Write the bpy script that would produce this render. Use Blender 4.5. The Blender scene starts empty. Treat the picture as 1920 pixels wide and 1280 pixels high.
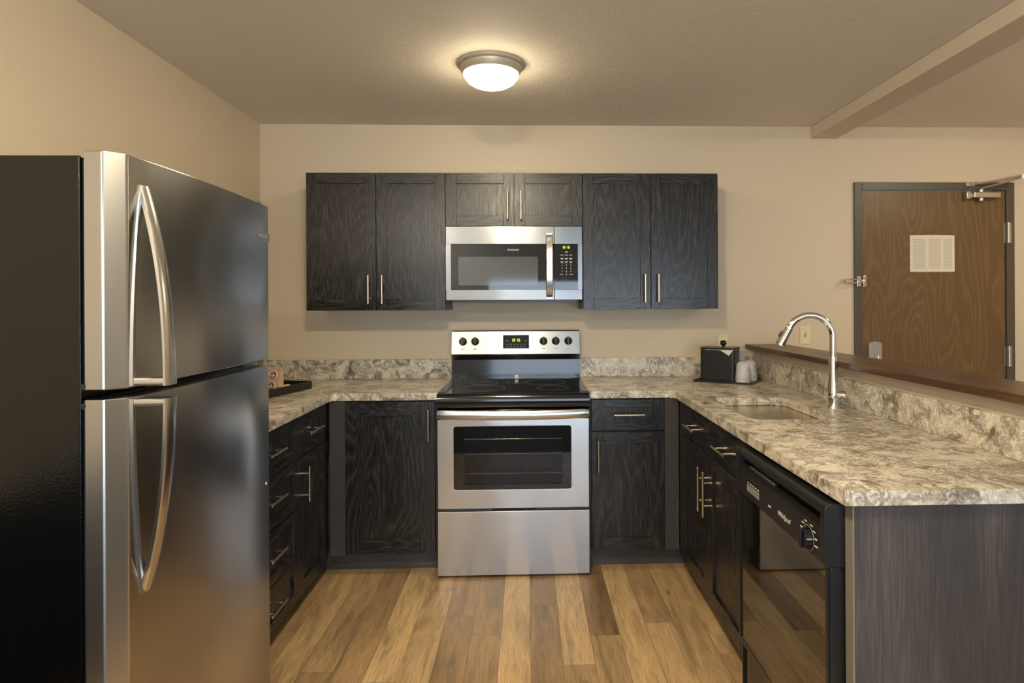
import bpy, bmesh, math, random
from mathutils import Matrix, Vector
random.seed(7)
SC = bpy.context.scene
COL = SC.collection
R = math.radians

# ------------------------------------------------------------------ camera
cam = bpy.data.cameras.new('camera'); camo = bpy.data.objects.new('camera', cam); COL.objects.link(camo)
cam.sensor_width = 36.0; cam.lens = 1174.2085/1920*36
cam.shift_x = -67.908/1920; cam.shift_y = -(640-568.8154)/1920
cam.clip_start = .05
camo.matrix_world = (Matrix.Translation((.0704, -3.8034, 1.3608)) @ Matrix.Rotation(-.0338, 4, 'Z')
                     @ Matrix.Rotation(R(90), 4, 'X') @ Matrix.Rotation(-.0049, 4, 'Z'))
SC.camera = camo
vs = SC.view_settings
SC.display_settings.display_device = 'sRGB'
vs.view_transform = 'Standard'; vs.look = 'None'; vs.gamma = 1.0; vs.use_curve_mapping = False
vs.exposure = 1.26

# ------------------------------------------------------------------ world and daylight
W = bpy.data.worlds.new('world'); SC.world = W; W.use_nodes = True
bg = W.node_tree.nodes['Background']; bg.inputs[0].default_value = (.62, .78, 1.0, 1); bg.inputs[1].default_value = 1.2

def area(name, loc, rot, sx, sy, power, col):
    l = bpy.data.lights.new(name, 'AREA'); l.shape = 'RECTANGLE'; l.size = sx; l.size_y = sy
    l.energy = power; l.color = col
    o = bpy.data.objects.new(name, l); COL.objects.link(o); o.location = loc; o.rotation_euler = rot
    return o
# daylight coming in through the patio window behind the camera
WIN = dict(x0=-.55, x1=2.60, z0=.35, z1=1.74, y=-6.2)
area('window_daylight', ((WIN['x0']+WIN['x1'])/2, WIN['y']-.22, (WIN['z0']+WIN['z1'])/2), (R(90), 0, 0),
     WIN['x1']-WIN['x0'], WIN['z1']-WIN['z0'], 34, (.72, .86, 1.0))
LAMP_EMIT = 21.0
LAMP_EMIT_ENTRY = 36.0
LAMP_EMIT_ROOM = 125.0
LAMP_COL = (1.0, .86, .595)

# ------------------------------------------------------------------ materials
def mat_new(name):
    m = bpy.data.materials.new(name); m.use_nodes = True
    nt = m.node_tree; b = nt.nodes['Principled BSDF']
    return m, nt, b
def lk(nt, a, b): nt.links.new(a, b)
def nd(nt, t, **kw):
    n = nt.nodes.new(t)
    for k, v in kw.items():
        if hasattr(n, k): setattr(n, k, v)
        else: n.inputs[k.replace('_', ' ')].default_value = v
    return n
def math_n(nt, op, a, b=None, c=None):
    n = nt.nodes.new('ShaderNodeMath'); n.operation = op
    for i, v in enumerate((a, b, c)):
        if v is None: continue
        if isinstance(v, (int, float)): n.inputs[i].default_value = v
        else: lk(nt, v, n.inputs[i])
    return n.outputs[0]
def ramp(nt, src, stops):
    n = nt.nodes.new('ShaderNodeValToRGB'); e = n.color_ramp.elements
    while len(e) < len(stops): e.new(.5)
    for i, (p, c) in enumerate(stops):
        e[i].position = p; e[i].color = (c[0], c[1], c[2], 1) if not isinstance(c, (int, float)) else (c, c, c, 1)
    lk(nt, src, n.inputs[0]); return n.outputs[0]
def mix(nt, f, a, b, mode='MIX'):
    n = nt.nodes.new('ShaderNodeMix'); n.data_type = 'RGBA'; n.blend_type = mode
    for s, v in ((0, f), (6, a), (7, b)):
        if isinstance(v, (int, float)): n.inputs[s].default_value = v if s == 0 else (v, v, v, 1)
        elif isinstance(v, tuple): n.inputs[s].default_value = (v[0], v[1], v[2], 1)
        else: lk(nt, v, n.inputs[s])
    return n.outputs[2]
def coords(nt, scale=(1, 1, 1), rnd=True):
    tc = nt.nodes.new('ShaderNodeTexCoord'); v = tc.outputs['Object']
    if rnd:
        oi = nt.nodes.new('ShaderNodeObjectInfo')
        vm = nt.nodes.new('ShaderNodeVectorMath'); vm.operation = 'SCALE'
        cb = nt.nodes.new('ShaderNodeCombineXYZ')
        for i in range(3): lk(nt, math_n(nt, 'MULTIPLY', oi.outputs['Random'], (7.3, 5.1, 3.7)[i]), cb.inputs[i])
        ad = nt.nodes.new('ShaderNodeVectorMath'); ad.operation = 'ADD'
        lk(nt, v, ad.inputs[0]); lk(nt, cb.outputs[0], ad.inputs[1]); v = ad.outputs[0]
    mp = nt.nodes.new('ShaderNodeMapping'); mp.inputs['Scale'].default_value = scale
    lk(nt, v, mp.inputs['Vector']); return mp.outputs[0]
def noise(nt, vec, scale, detail=3, rough=.5, dist=0.0):
    n = nt.nodes.new('ShaderNodeTexNoise'); n.inputs['Scale'].default_value = scale
    n.inputs['Detail'].default_value = detail; n.inputs['Roughness'].default_value = rough
    n.inputs['Distortion'].default_value = dist; lk(nt, vec, n.inputs['Vector'])
    return n
def bump(nt, b, h, strength, dist):
    n = nt.nodes.new('ShaderNodeBump'); n.inputs['Strength'].default_value = strength
    n.inputs['Distance'].default_value = dist; lk(nt, h, n.inputs['Height']); lk(nt, n.outputs[0], b.inputs['Normal'])
def plain(name, col, rough=.5, metal=0.0, spec=.5, coat=0.0):
    m, nt, b = mat_new(name)
    b.inputs['Base Color'].default_value = (*col, 1); b.inputs['Roughness'].default_value = rough
    b.inputs['Metallic'].default_value = metal; b.inputs['Specular IOR Level'].default_value = spec
    b.inputs['Coat Weight'].default_value = coat
    v = coords(nt, rnd=False); n = noise(nt, v, 40, 2)
    lk(nt, math_n(nt, 'MULTIPLY_ADD', n.outputs[0], .06, rough-.03), b.inputs['Roughness'])
    return m
def emit(name, col, s):
    m, nt, b = mat_new(name)
    b.inputs['Base Color'].default_value = (*col, 1)
    b.inputs['Emission Color'].default_value = (*col, 1); b.inputs['Emission Strength'].default_value = s
    return m
def paint(name, col, bscale=90, bstr=.25, rough=.6):
    m, nt, b = mat_new(name); v = coords(nt, rnd=False)
    n = noise(nt, v, bscale, 4, .6); n2 = noise(nt, v, bscale*.22, 3, .6)
    h = math_n(nt, 'ADD', n.outputs[0], n2.outputs[0])
    b.inputs['Base Color'].default_value = (*col, 1)
    b.inputs['Roughness'].default_value = rough; bump(nt, b, h, bstr, .004); return m
def wood(name, dark, light, horiz=False, rough=.3, rings=9.0, amt=1.0, spec=.5, fine=1.0, axis=None):
    m, nt, b = mat_new(name)
    sc_ = (1, 1, .16) if not horiz else (.16, .16, 1)
    if axis == 'y': sc_ = (1, .16, 1)
    v = coords(nt, sc_)
    big = noise(nt, v, 4.2, 2, .4, .15)
    r = math_n(nt, 'FRACT', math_n(nt, 'MULTIPLY', big.outputs[0], rings))
    tri = math_n(nt, 'ABSOLUTE', math_n(nt, 'MULTIPLY_ADD', r, 2.0, -1.0))
    line = ramp(nt, tri, [(0, 0.0), (.42, .05), (.95, 1.0)])
    sf = (1, 1, .03) if not horiz else (.03, .03, 1)
    if axis == 'y': sf = (1, .03, 1)
    vf = coords(nt, sf)
    pore = noise(nt, vf, 260*fine, 2, .6)
    pr = ramp(nt, pore.outputs[0], [(.42, 0.0), (.68, 1.0)])
    f = math_n(nt, 'MULTIPLY_ADD', pr, .22, math_n(nt, 'MULTIPLY', line, math_n(nt, 'MULTIPLY_ADD', pr, .55, .35)))
    f = math_n(nt, 'MULTIPLY', f, amt)
    lk(nt, mix(nt, f, dark, light), b.inputs['Base Color'])
    b.inputs['Specular IOR Level'].default_value = spec
    lk(nt, math_n(nt, 'MULTIPLY_ADD', pr, .14, rough), b.inputs['Roughness'])
    bump(nt, b, pr, .12, .0006); return m
def brushed(name, col, rough, lines='h', wav=0.0, aniso=.6):
    m, nt, b = mat_new(name)
    b.inputs['Metallic'].default_value = 1.0
    v = coords(nt, (.6, .6, 240) if lines == 'h' else (240, 240, .6))
    n = noise(nt, v, 12, 3, .6)
    lk(nt, mix(nt, n.outputs[0], tuple(c*.97 for c in col), tuple(min(1, c*1.03) for c in col)), b.inputs['Base Color'])
    lk(nt, math_n(nt, 'MULTIPLY_ADD', n.outputs[0], .04, rough-.02), b.inputs['Roughness'])
    b.inputs['Anisotropic'].default_value = aniso
    t = nt.nodes.new('ShaderNodeTangent'); t.direction_type = 'RADIAL'; t.axis = 'Z'
    lk(nt, t.outputs[0], b.inputs['Tangent'])
    if lines == 'h': b.inputs['Anisotropic Rotation'].default_value = 0.25
    if wav:
        vw = coords(nt, (1, 1, .35)); nw = noise(nt, vw, 3.2, 1, .4)
        bump(nt, b, nw.outputs[0], 1.0, wav)
    return m
def stone(name, s=1.0):
    m, nt, b = mat_new(name)
    v = coords(nt, (s, s, s), rnd=False)
    w1 = noise(nt, v, 7, 4, .6)
    wv = nt.nodes.new('ShaderNodeVectorMath'); wv.operation = 'MULTIPLY_ADD'
    lk(nt, w1.outputs['Color'], wv.inputs[0]); wv.inputs[1].default_value = (.16, .16, .16); lk(nt, v, wv.inputs[2])
    q = wv.outputs[0]
    big = noise(nt, q, 15, 6, .66, .8)
    vein = noise(nt, q, 24, 5, .68, 1.2)
    ve = math_n(nt, 'ABSOLUTE', math_n(nt, 'SUBTRACT', vein.outputs[0], .5))
    vm = ramp(nt, ve, [(0, 1.0), (.035, .55), (.09, 0.0)])
    gate = ramp(nt, noise(nt, q, 6, 3, .5).outputs[0], [(.42, 0.0), (.58, 1.0)])
    base = ramp(nt, big.outputs[0], [(.32, (.15, .12, .09)), (.42, (.42, .35, .26)), (.485, (.68, .61, .495)),
                                     (.60, (.80, .735, .615)), (.74, (.60, .52, .40))])
    c = mix(nt, math_n(nt, 'MULTIPLY', vm, math_n(nt, 'MULTIPLY_ADD', gate, .65, .2)), base, (.115, .10, .085))
    fl = ramp(nt, noise(nt, q, 60, 3, .6).outputs[0], [(.35, .80), (.6, 1.04)])
    c = mix(nt, 1.0, c, fl, 'MULTIPLY')
    lk(nt, c, b.inputs['Base Color'])
    b.inputs['Roughness'].default_value = .28; b.inputs['Specular IOR Level'].default_value = .4
    return m

M = {}
M['wall'] = paint('wall_paint', (.63, .525, .385), 70, .16)
M['ceil'] = paint('ceiling_paint', (.74, .675, .575), 55, .4, .75)
M['trim'] = paint('beam_paint', (.65, .56, .45), 90, .08)
M['oakV'] = wood('espresso_oak', (.0060, .0056, .0056), (.044, .039, .035), rough=.25, fine=1.3, rings=34)
M['oakH'] = wood('espresso_oak_cross_grain', (.0060, .0056, .0056), (.044, .039, .035), horiz=True, rough=.25, fine=1.3, rings=34)
M['lam'] = wood('grey_brown_laminate', (.038, .031, .028), (.105, .086, .078), rough=.5, rings=3, amt=.8, fine=1.1)
M['lamH'] = wood('grey_brown_laminate_cross', (.040, .033, .030), (.10, .083, .075), horiz=True, rough=.5, rings=4, amt=.8, fine=.7)
M['dark'] = plain('dark_carcass', (.012, .010, .009), .5)
M['stone'] = stone('stone_laminate')
M['ss'] = brushed('brushed_stainless', (.34, .338, .333), .27, aniso=.7)
M['ssf'] = brushed('brushed_stainless_door', (.50, .49, .48), .21, wav=.006, aniso=.8)
M['ssw'] = brushed('brushed_stainless_wavy', (.47, .465, .455), .23, wav=.008, aniso=.8)
M['ssm'] = brushed('brushed_stainless_microwave', (.21, .209, .207), .25, wav=.006, aniso=.6)
M['ssh'] = brushed('satin_steel_handle', (.62, .61, .59), .24, 'v', aniso=.3)
M['nick'] = plain('satin_nickel', (.66, .58, .46), .26, 1.0)
M['chrome'] = plain('chrome', (.80, .80, .80), .07, 1.0)
M['steel'] = plain('dull_steel', (.50, .47, .42), .33, 1.0)
M['blk'] = plain('black_gloss', (.006, .006, .007), .09, spec=.5)
M['blkm'] = plain('black_satin', (.010, .010, .010), .32)
M['blkt'], nt, b = mat_new('black_pebbled_metal')
b.inputs['Base Color'].default_value = (.0012, .0012, .0012, 1); b.inputs['Roughness'].default_value = .15
v_ = coords(nt, rnd=False); bump(nt, b, noise(nt, v_, 170, 3, .6).outputs[0], .3, .0014)
M['dwglass'] = plain('black_mirror_panel', (.010, .007, .005), .03); M['dwglass'].node_tree.nodes['Principled BSDF'].inputs['IOR'].default_value = 2.1
M['glassblk'] = plain('black_glass', (.004, .004, .004), .04, spec=.6)
M['rubber'] = plain('gasket_black', (.01, .01, .012), .5)
M['white'] = plain('white_mark', (.75, .73, .68), .5)
M['greymark'] = plain('grey_mark', (.22, .21, .19), .5)
M['green'] = emit('green_digits', (.50, .85, .04), .7)
M['ivory'] = plain('ivory_plastic', (.74, .64, .40), .35)
M['ivory2'] = plain('pale_ivory_plastic', (.80, .74, .58), .35)
M['doorw'] = wood('brown_oak_veneer', (.125, .068, .025), (.20, .115, .046), rough=.36, rings=26, amt=.9)
M['frame'] = plain('bronze_frame_paint', (.085, .068, .045), .4)
M['bar'] = wood('dark_walnut_edge', (.055, .026, .012), (.17, .088, .04), rough=.28, rings=5, axis='y')
M['card'] = plain('kraft_card', (.50, .33, .24), .7)
M['tan'] = plain('tan_card', (.58, .42, .24), .6)
M['clearp'], nt, b = mat_new('clear_wrap')
b.inputs['Base Color'].default_value = (.80, .79, .77, 1); b.inputs['Roughness'].default_value = .22
b.inputs['Alpha'].default_value = .55
v_ = coords(nt); nz = noise(nt, v_, 26, 3, .6, 1.0); bump(nt, b, nz.outputs[0], .9, .01)
lk(nt, math_n(nt, 'MULTIPLY_ADD', nz.outputs[0], .6, .2), b.inputs['Alpha'])
M['liner'] = plain('liner_film', (.66, .60, .50), .3)
M['greycard'] = plain('grey_card', (.33, .31, .31), .55)
# oven window: dark tinted glass one can look through
m, nt, b = mat_new('tinted_oven_glass'); M['tint'] = m
b.inputs['Base Color'].default_value = (.012, .013, .016, 1); b.inputs['Roughness'].default_value = .05
b.inputs['Alpha'].default_value = .40; b.inputs['Specular IOR Level'].default_value = .6
m, nt, b = mat_new('window_glass'); M['pane'] = m
b.inputs['Base Color'].default_value = (1, 1, 1, 1); b.inputs['Roughness'].default_value = 0.0
b.inputs['Alpha'].default_value = .06
# microwave door screen
m, nt, b = mat_new('microwave_screen'); M['mesh'] = m
b.inputs['Roughness'].default_value = .08; b.inputs['Specular IOR Level'].default_value = .8
v_ = coords(nt, rnd=False); vo = nt.nodes.new('ShaderNodeTexVoronoi'); vo.inputs['Scale'].default_value = 480
lk(nt, v_, vo.inputs['Vector'])
lk(nt, ramp(nt, vo.outputs['Distance'], [(.2, (.02, .022, .025)), (.6, (.085, .088, .092))]), b.inputs['Base Color'])
# domes of the ceiling lamps, and of the added cool fill light
FILL_COOL = (1.0, .94, .84)
for nm_, es_ in (('dome_fill', 110.0), ('dome', LAMP_EMIT), ('dome_entry', LAMP_EMIT_ENTRY), ('dome_room', LAMP_EMIT_ROOM)):
    m, nt, b = mat_new('lit_frosted_'+nm_); M[nm_] = m
    b.inputs['Base Color'].default_value = (.9, .88, .84, 1); b.inputs['Roughness'].default_value = .4
    b.inputs['Emission Color'].default_value = (*(FILL_COOL if nm_ == 'dome_fill' else LAMP_COL), 1); b.inputs['Emission Strength'].default_value = es_
# notice paper: pale sheet with rows of small print
m, nt, b = mat_new('printed_notice'); M['notice'] = m
v_ = coords(nt, rnd=False)
sp = nt.nodes.new('ShaderNodeSeparateXYZ'); lk(nt, v_, sp.inputs[0])
rows = math_n(nt, 'FRACT', math_n(nt, 'MULTIPLY', sp.outputs[2], 135.0))
rw = math_n(nt, 'LESS_THAN', rows, .5)
mp = nt.nodes.new('ShaderNodeMapping'); mp.inputs['Scale'].default_value = (330, 1, 135); lk(nt, v_, mp.inputs['Vector'])
wn = noise(nt, mp.outputs[0], 1.0, 2)
wrd = math_n(nt, 'GREATER_THAN', wn.outputs[0], .42)
c1 = math_n(nt, 'MULTIPLY', math_n(nt, 'GREATER_THAN', sp.outputs[0], .018), math_n(nt, 'LESS_THAN', sp.outputs[0], .098))
c2 = math_n(nt, 'MULTIPLY', math_n(nt, 'GREATER_THAN', sp.outputs[0], .118), math_n(nt, 'LESS_THAN', sp.outputs[0], .195))
c3 = math_n(nt, 'MULTIPLY', math_n(nt, 'GREATER_THAN', sp.outputs[0], .212), math_n(nt, 'LESS_THAN', sp.outputs[0], .265))
vert = math_n(nt, 'MULTIPLY', math_n(nt, 'GREATER_THAN', sp.outputs[2], .02), math_n(nt, 'LESS_THAN', sp.outputs[2], .205))
ink = math_n(nt, 'MULTIPLY', math_n(nt, 'MULTIPLY', math_n(nt, 'ADD', c1, math_n(nt, 'ADD', c2, c3)), vert), math_n(nt, 'MULTIPLY', rw, wrd))
lk(nt, mix(nt, math_n(nt, 'MULTIPLY', ink, .6), (.70, .64, .52), (.26, .24, .21)), b.inputs['Base Color'])
b.inputs['Roughness'].default_value = .18; b.inputs['Coat Weight'].default_value = .5
bump(nt, b, noise(nt, v_, 14, 2, .5, 1.2).outputs[0], .35, .01)
# floor planks: tone comes from an attribute stored per plank
m, nt, b = mat_new('vinyl_planks'); M['floor'] = m
at = nt.nodes.new('ShaderNodeAttribute'); at.attribute_name = 'tone'
sx = nt.nodes.new('ShaderNodeSeparateColor'); lk(nt, at.outputs['Color'], sx.inputs[0])
tc = nt.nodes.new('ShaderNodeTexCoord')
off = nt.nodes.new('ShaderNodeCombineXYZ'); lk(nt, math_n(nt, 'MULTIPLY', sx.outputs[1], 31.0), off.inputs[0]); lk(nt, math_n(nt, 'MULTIPLY', sx.outputs[1], 17.0), off.inputs[1])
ad = nt.nodes.new('ShaderNodeVectorMath'); ad.operation = 'ADD'; lk(nt, tc.outputs['Object'], ad.inputs[0]); lk(nt, off.outputs[0], ad.inputs[1])
mp = nt.nodes.new('ShaderNodeMapping'); mp.inputs['Scale'].default_value = (1, .13, 1); lk(nt, ad.outputs[0], mp.inputs[0])
g1 = noise(nt, mp.outputs[0], 16, 4, .6, .6)
mp2 = nt.nodes.new('ShaderNodeMapping'); mp2.inputs['Scale'].default_value = (1, .045, 1); lk(nt, ad.outputs[0], mp2.inputs[0])
g2 = noise(nt, mp2.outputs[0], 190, 3, .65)
knot = nt.nodes.new('ShaderNodeTexVoronoi'); knot.inputs['Scale'].default_value = 5.5
mp3 = nt.nodes.new('ShaderNodeMapping'); mp3.inputs['Scale'].default_value = (1, .45, 1); lk(nt, ad.outputs[0], mp3.inputs[0]); lk(nt, mp3.outputs[0], knot.inputs['Vector'])
kn = ramp(nt, knot.outputs['Distance'], [(.02, 1.0), (.085, 0.0)])
base = mix(nt, sx.outputs[0], (.26, .158, .081), (.64, .43, .215))
t1 = ramp(nt, g1.outputs[0], [(.3, (.55, .55, .56)), (.5, (.95, .95, .95)), (.72, (1.28, 1.22, 1.14))])
c = mix(nt, 1.0, base, t1, 'MULTIPLY')
t2 = ramp(nt, g2.outputs[0], [(.32, .68), (.55, 1.05)])
c = mix(nt, 1.0, c, t2, 'MULTIPLY')
c = mix(nt, math_n(nt, 'MULTIPLY', kn, .6), c, (.07, .04, .02))
lk(nt, c, b.inputs['Base Color'])
lk(nt, math_n(nt, 'MULTIPLY_ADD', g2.outputs[0], .12, .33), b.inputs['Roughness']); b.inputs['Specular IOR Level'].default_value = .35
bump(nt, b, g2.outputs[0], .15, .001)
M['gap'] = plain('plank_joint', (.05, .03, .016), .7)
M['pod1'] = plain('pod_lid_brown', (.16, .06, .04), .3)
M['pod2'] = plain('pod_lid_blue', (.20, .24, .38), .3)
M['podr'] = plain('pod_lid_rim', (.75, .60, .56), .35)

# ------------------------------------------------------------------ mesh building
class MB:
    def __init__(s, T=None):
        s.v = []; s.f = []; s.T = T or Matrix()
    def _take(s, bm, mi, smooth=True):
        bm.verts.index_update(); n = len(s.v)
        for q in bm.verts: s.v.append(s.T @ q.co)
        flip = s.T.determinant() < 0
        for fc in bm.faces:
            ids = [n+q.index for q in fc.verts]
            s.f.append((ids[::-1] if flip else ids, mi))
        bm.free()
    def box(s, x0, x1, y0, y1, z0, z1, mi=0, bev=0.0, seg=2):
        bm = bmesh.new()
        bmesh.ops.create_cube(bm, size=1.0)
        for q in bm.verts:
            q.co = Vector(((x0+x1)/2+q.co.x*(x1-x0), (y0+y1)/2+q.co.y*(y1-y0), (z0+z1)/2+q.co.z*(z1-z0)))
        if bev: bmesh.ops.bevel(bm, geom=list(bm.edges), offset=bev, segments=seg, profile=.5, affect='EDGES', clamp_overlap=True)
        s._take(bm, mi); return s
    def cyl(s, p0, p1, r, mi=0, r2=None, seg=20, bev=0.0):
        p0, p1 = Vector(p0), Vector(p1); r2 = r if r2 is None else r2
        return s.lathe([(0, 0), (r-bev, 0), (r, bev), (r2, (p1-p0).length-bev), (r2-bev, (p1-p0).length), (0, (p1-p0).length)] if bev else
                       [(0, 0), (r, 0), (r2, (p1-p0).length), (0, (p1-p0).length)], p0, p1-p0, mi, seg)
    def lathe(s, prof, org, axis, mi=0, seg=32):
        axis = Vector(axis).normalized(); org = Vector(org)
        a = axis.orthogonal().normalized(); b = axis.cross(a)
        bm = bmesh.new(); rings = []
        for r, h in prof:
            if r < 1e-6: rings.append([bm.verts.new(org+axis*h)])
            else: rings.append([bm.verts.new(org+axis*h+a*(r*math.cos(2*math.pi*k/seg))+b*(r*math.sin(2*math.pi*k/seg))) for k in range(seg)])
        for A, B in zip(rings, rings[1:]):
            for k in range(seg):
                k2 = (k+1) % seg
                q = [A[k % len(A)], A[k2 % len(A)], B[k2 % len(B)], B[k % len(B)]]
                u = []
                for w in q:
                    if w not in u: u.append(w)
                if len(u) >= 3: bm.faces.new(u)
        bmesh.ops.recalc_face_normals(bm, faces=bm.faces)
        s._take(bm, mi); return s
    def tube(s, pts, r, mi=0, seg=14, rad=None, sub=0):
        P = [Vector(p) for p in pts]
        if sub:
            out = []
            for i in range(len(P)-1):
                p0 = P[max(i-1, 0)]; p1 = P[i]; p2 = P[i+1]; p3 = P[min(i+2, len(P)-1)]
                for k in range(sub):
                    t = k/sub
                    out.append(.5*((2*p1)+(p2-p0)*t+(2*p0-5*p1+4*p2-p3)*t*t+(3*p1-p0-3*p2+p3)*t**3))
            out.append(P[-1])
            if rad: rad = [rad[min(i//sub, len(rad)-1)]*(1-(i % sub)/sub)+rad[min(i//sub+1, len(rad)-1)]*((i % sub)/sub) for i in range(len(out))]
            P = out
        bm = bmesh.new(); rings = []; nrm = None
        for i, p in enumerate(P):
            t = (P[min(i+1, len(P)-1)]-P[max(i-1, 0)]).normalized()
            if nrm is None: nrm = t.orthogonal().normalized()
            nrm = (nrm-t*nrm.dot(t)).normalized(); bn = t.cross(nrm)
            rr = rad[i] if rad else r
            rings.append([bm.verts.new(p+nrm*(rr*math.cos(2*math.pi*k/seg))+bn*(rr*math.sin(2*math.pi*k/seg))) for k in range(seg)])
        for A, B in zip(rings, rings[1:]):
            for k in range(seg): bm.faces.new((A[k], A[(k+1) % seg], B[(k+1) % seg], B[k]))
        bm.faces.new(rings[0]); bm.faces.new(rings[-1])
        bmesh.ops.recalc_face_normals(bm, faces=bm.faces); s._take(bm, mi); return s
    def loft(s, secs, mi=0, cap=True, closed=False):
        bm = bmesh.new(); rings = [[bm.verts.new(Vector(p)) for p in sec] for sec in secs]; n = len(rings[0])
        pr = list(zip(rings, rings[1:]))
        if closed: pr.append((rings[-1], rings[0]))
        for A, B in pr:
            for k in range(n): bm.faces.new((A[k], A[(k+1) % n], B[(k+1) % n], B[k]))
        if cap and not closed: bm.faces.new(rings[0]); bm.faces.new(rings[-1])
        bmesh.ops.recalc_face_normals(bm, faces=bm.faces); s._take(bm, mi); return s
    def prism(s, poly, axis, lo, hi, mi=0, holes=(), bev=0.0, seg=2):
        """polygon (with holes) swept along an axis; poly gives the other two coordinates in xyz order"""
        def P(q, h):
            return Vector((h, q[0], q[1])) if axis == 'x' else Vector((q[0], h, q[1])) if axis == 'y' else Vector((q[0], q[1], h))
        bm = bmesh.new(); es = []
        for loop in [poly, *holes]:
            vs_ = [bm.verts.new(P(q, lo)) for q in loop]
            es += [bm.edges.new((vs_[i], vs_[(i+1) % len(vs_)])) for i in range(len(vs_))]
        if holes: bmesh.ops.triangle_fill(bm, edges=es, use_beauty=True)
        else: bm.faces.new(vs_)
        ex = bmesh.ops.extrude_face_region(bm, geom=list(bm.faces))
        for q in ex['geom']:
            if isinstance(q, bmesh.types.BMVert): q.co += P((0, 0), hi-lo)
        bmesh.ops.recalc_face_normals(bm, faces=bm.faces)
        if bev:
            ax = 'xyz'.index(axis)
            ed = [e for e in bm.edges if abs(e.verts[0].co[ax]-e.verts[1].co[ax]) < 1e-6 and len(e.link_faces) == 2
                  and abs(e.link_faces[0].normal.dot(e.link_faces[1].normal)) < .3]
            bmesh.ops.bevel(bm, geom=ed, offset=bev, segments=seg, profile=.5, affect='EDGES', clamp_overlap=True)
        s._take(bm, mi); return s
    def build(s, name, mats, parent=None, ang=32):
        me = bpy.data.meshes.new(name)
        off = root_loc(parent)
        me.from_pydata([v-off for v in s.v], [], [f for f, _ in s.f])
        for m in (mats if isinstance(mats, (list, tuple)) else [mats]): me.materials.append(m)
        for p, (_, mi) in zip(me.polygons, s.f): p.material_index = mi; p.use_smooth = True
        me.update(); me.validate()
        me.set_sharp_from_angle(angle=R(ang))
        o = bpy.data.objects.new(name, me); COL.objects.link(o)
        w_ = o.modifiers.new('weighted_normal', 'WEIGHTED_NORMAL'); w_.keep_sharp = True; w_.weight = 100
        if parent is not None: o.parent = parent
        return o
def root_loc(p):
    v = Vector((0, 0, 0))
    while p is not None: v += Vector(p.location); p = p.parent
    return v
def tag(o, label, cat, group=None):
    o['label'] = label; o['category'] = cat
    if group: o['group'] = group
    return o
def thing(name, label, cat, loc, group=None):
    o = bpy.data.objects.new(name, None); COL.objects.link(o); o.location = loc; o.empty_display_size = .1
    return tag(o, label, cat, group)
def struct(o): o['kind'] = 'structure'; return o
def rrect(x0, x1, y0, y1, r, n=6):
    out = []
    for cx, cy, a in ((x1-r, y1-r, 0), (x0+r, y1-r, 90), (x0+r, y0+r, 180), (x1-r, y0+r, 270)):
        for k in range(n+1):
            t = R(a+90*k/n); out.append((cx+r*math.cos(t), cy+r*math.sin(t)))
    return out
def text(name, s, size, T, m, parent, align='CENTER', ext=.0002, shear=0.0):
    cu = bpy.data.curves.new('t', 'FONT'); cu.body = s; cu.size = size; cu.align_x = align; cu.align_y = 'CENTER'
    cu.extrude = ext; cu.shear = shear
    to = bpy.data.objects.new('t', cu); COL.objects.link(to)
    bpy.context.view_layer.update()
    me = bpy.data.meshes.new_from_object(to)
    bpy.data.objects.remove(to)
    me.name = name; me.transform(T); off = root_loc(parent); me.transform(Matrix.Translation(-off))
    me.materials.clear(); me.materials.append(m)
    o = bpy.data.objects.new(name, me); COL.objects.link(o); o.parent = parent
    return o
FRONT = Matrix(((1, 0, 0, 0), (0, 0, -1, 0), (0, 1, 0, 0), (0, 0, 0, 1)))   # text plane facing -y
def atf(x, y, z): return Matrix.Translation((x, y, z)) @ FRONT
# local frames: x along the front, z up, front facing -y
def frame_back(x0, y): return Matrix.Translation((x0, y, 0))
def frame_right(y0, x): return Matrix.Translation((x, y0, 0)) @ Matrix.Rotation(R(-90), 4, 'Z')   # faces -x, local x runs towards -y
def frame_left(y0, x): return Matrix.Translation((x, y0, 0)) @ Matrix.Rotation(R(90), 4, 'Z')     # faces +x, local x runs towards +y

def pull(T, parent, x, z, vert=True, ln=.158):
    m = MB(T); h = ln/2; st = .048; d = -.0325
    if vert:
        m.cyl((x, d, z-h), (x, d, z+h), .0058, bev=.001, seg=14)
        for q in (-st, st): m.cyl((x, -.0, z+q), (x, d, z+q), .0042, seg=10)
    else:
        m.cyl((x-h, d, z), (x+h, d, z), .0058, bev=.001, seg=14)
        for q in (-st, st): m.cyl((x+q, -.0, z), (x+q, d, z), .0042, seg=10)
    return m.build('handle', M['nick'], parent)
def shaker(T, name, parent, x0, x1, z0, z1, st=.058, rail=None, th=.019, rec=.009):
    rail = rail or st; m = MB(T); b = .0012
    m.box(x0, x0+st, 0, th, z0, z1, 0, b, 1); m.box(x1-st, x1, 0, th, z0, z1, 0, b, 1)
    m.box(x0+st, x1-st, 0, th, z1-rail, z1, 1, b, 1); m.box(x0+st, x1-st, 0, th, z0, z0+rail, 1, b, 1)
    m.box(x0+st-.004, x1-st+.004, rec, th-.002, z0+rail-.004, z1-rail+.004, 0)
    return m.build(name, [M['oakV'], M['oakH']], parent)
def slab_front(T, name, parent, x0, x1, z0, z1, th=.019):
    m = MB(T); m.box(x0, x1, 0, th, z0, z1, 0, .002, 2)
    return m.build(name, [M['oakH']], parent)

# ------------------------------------------------------------------ setting
XL, XR, YF, ZC = -1.5225, 3.75, -6.2, 2.4423
m = MB()
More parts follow.
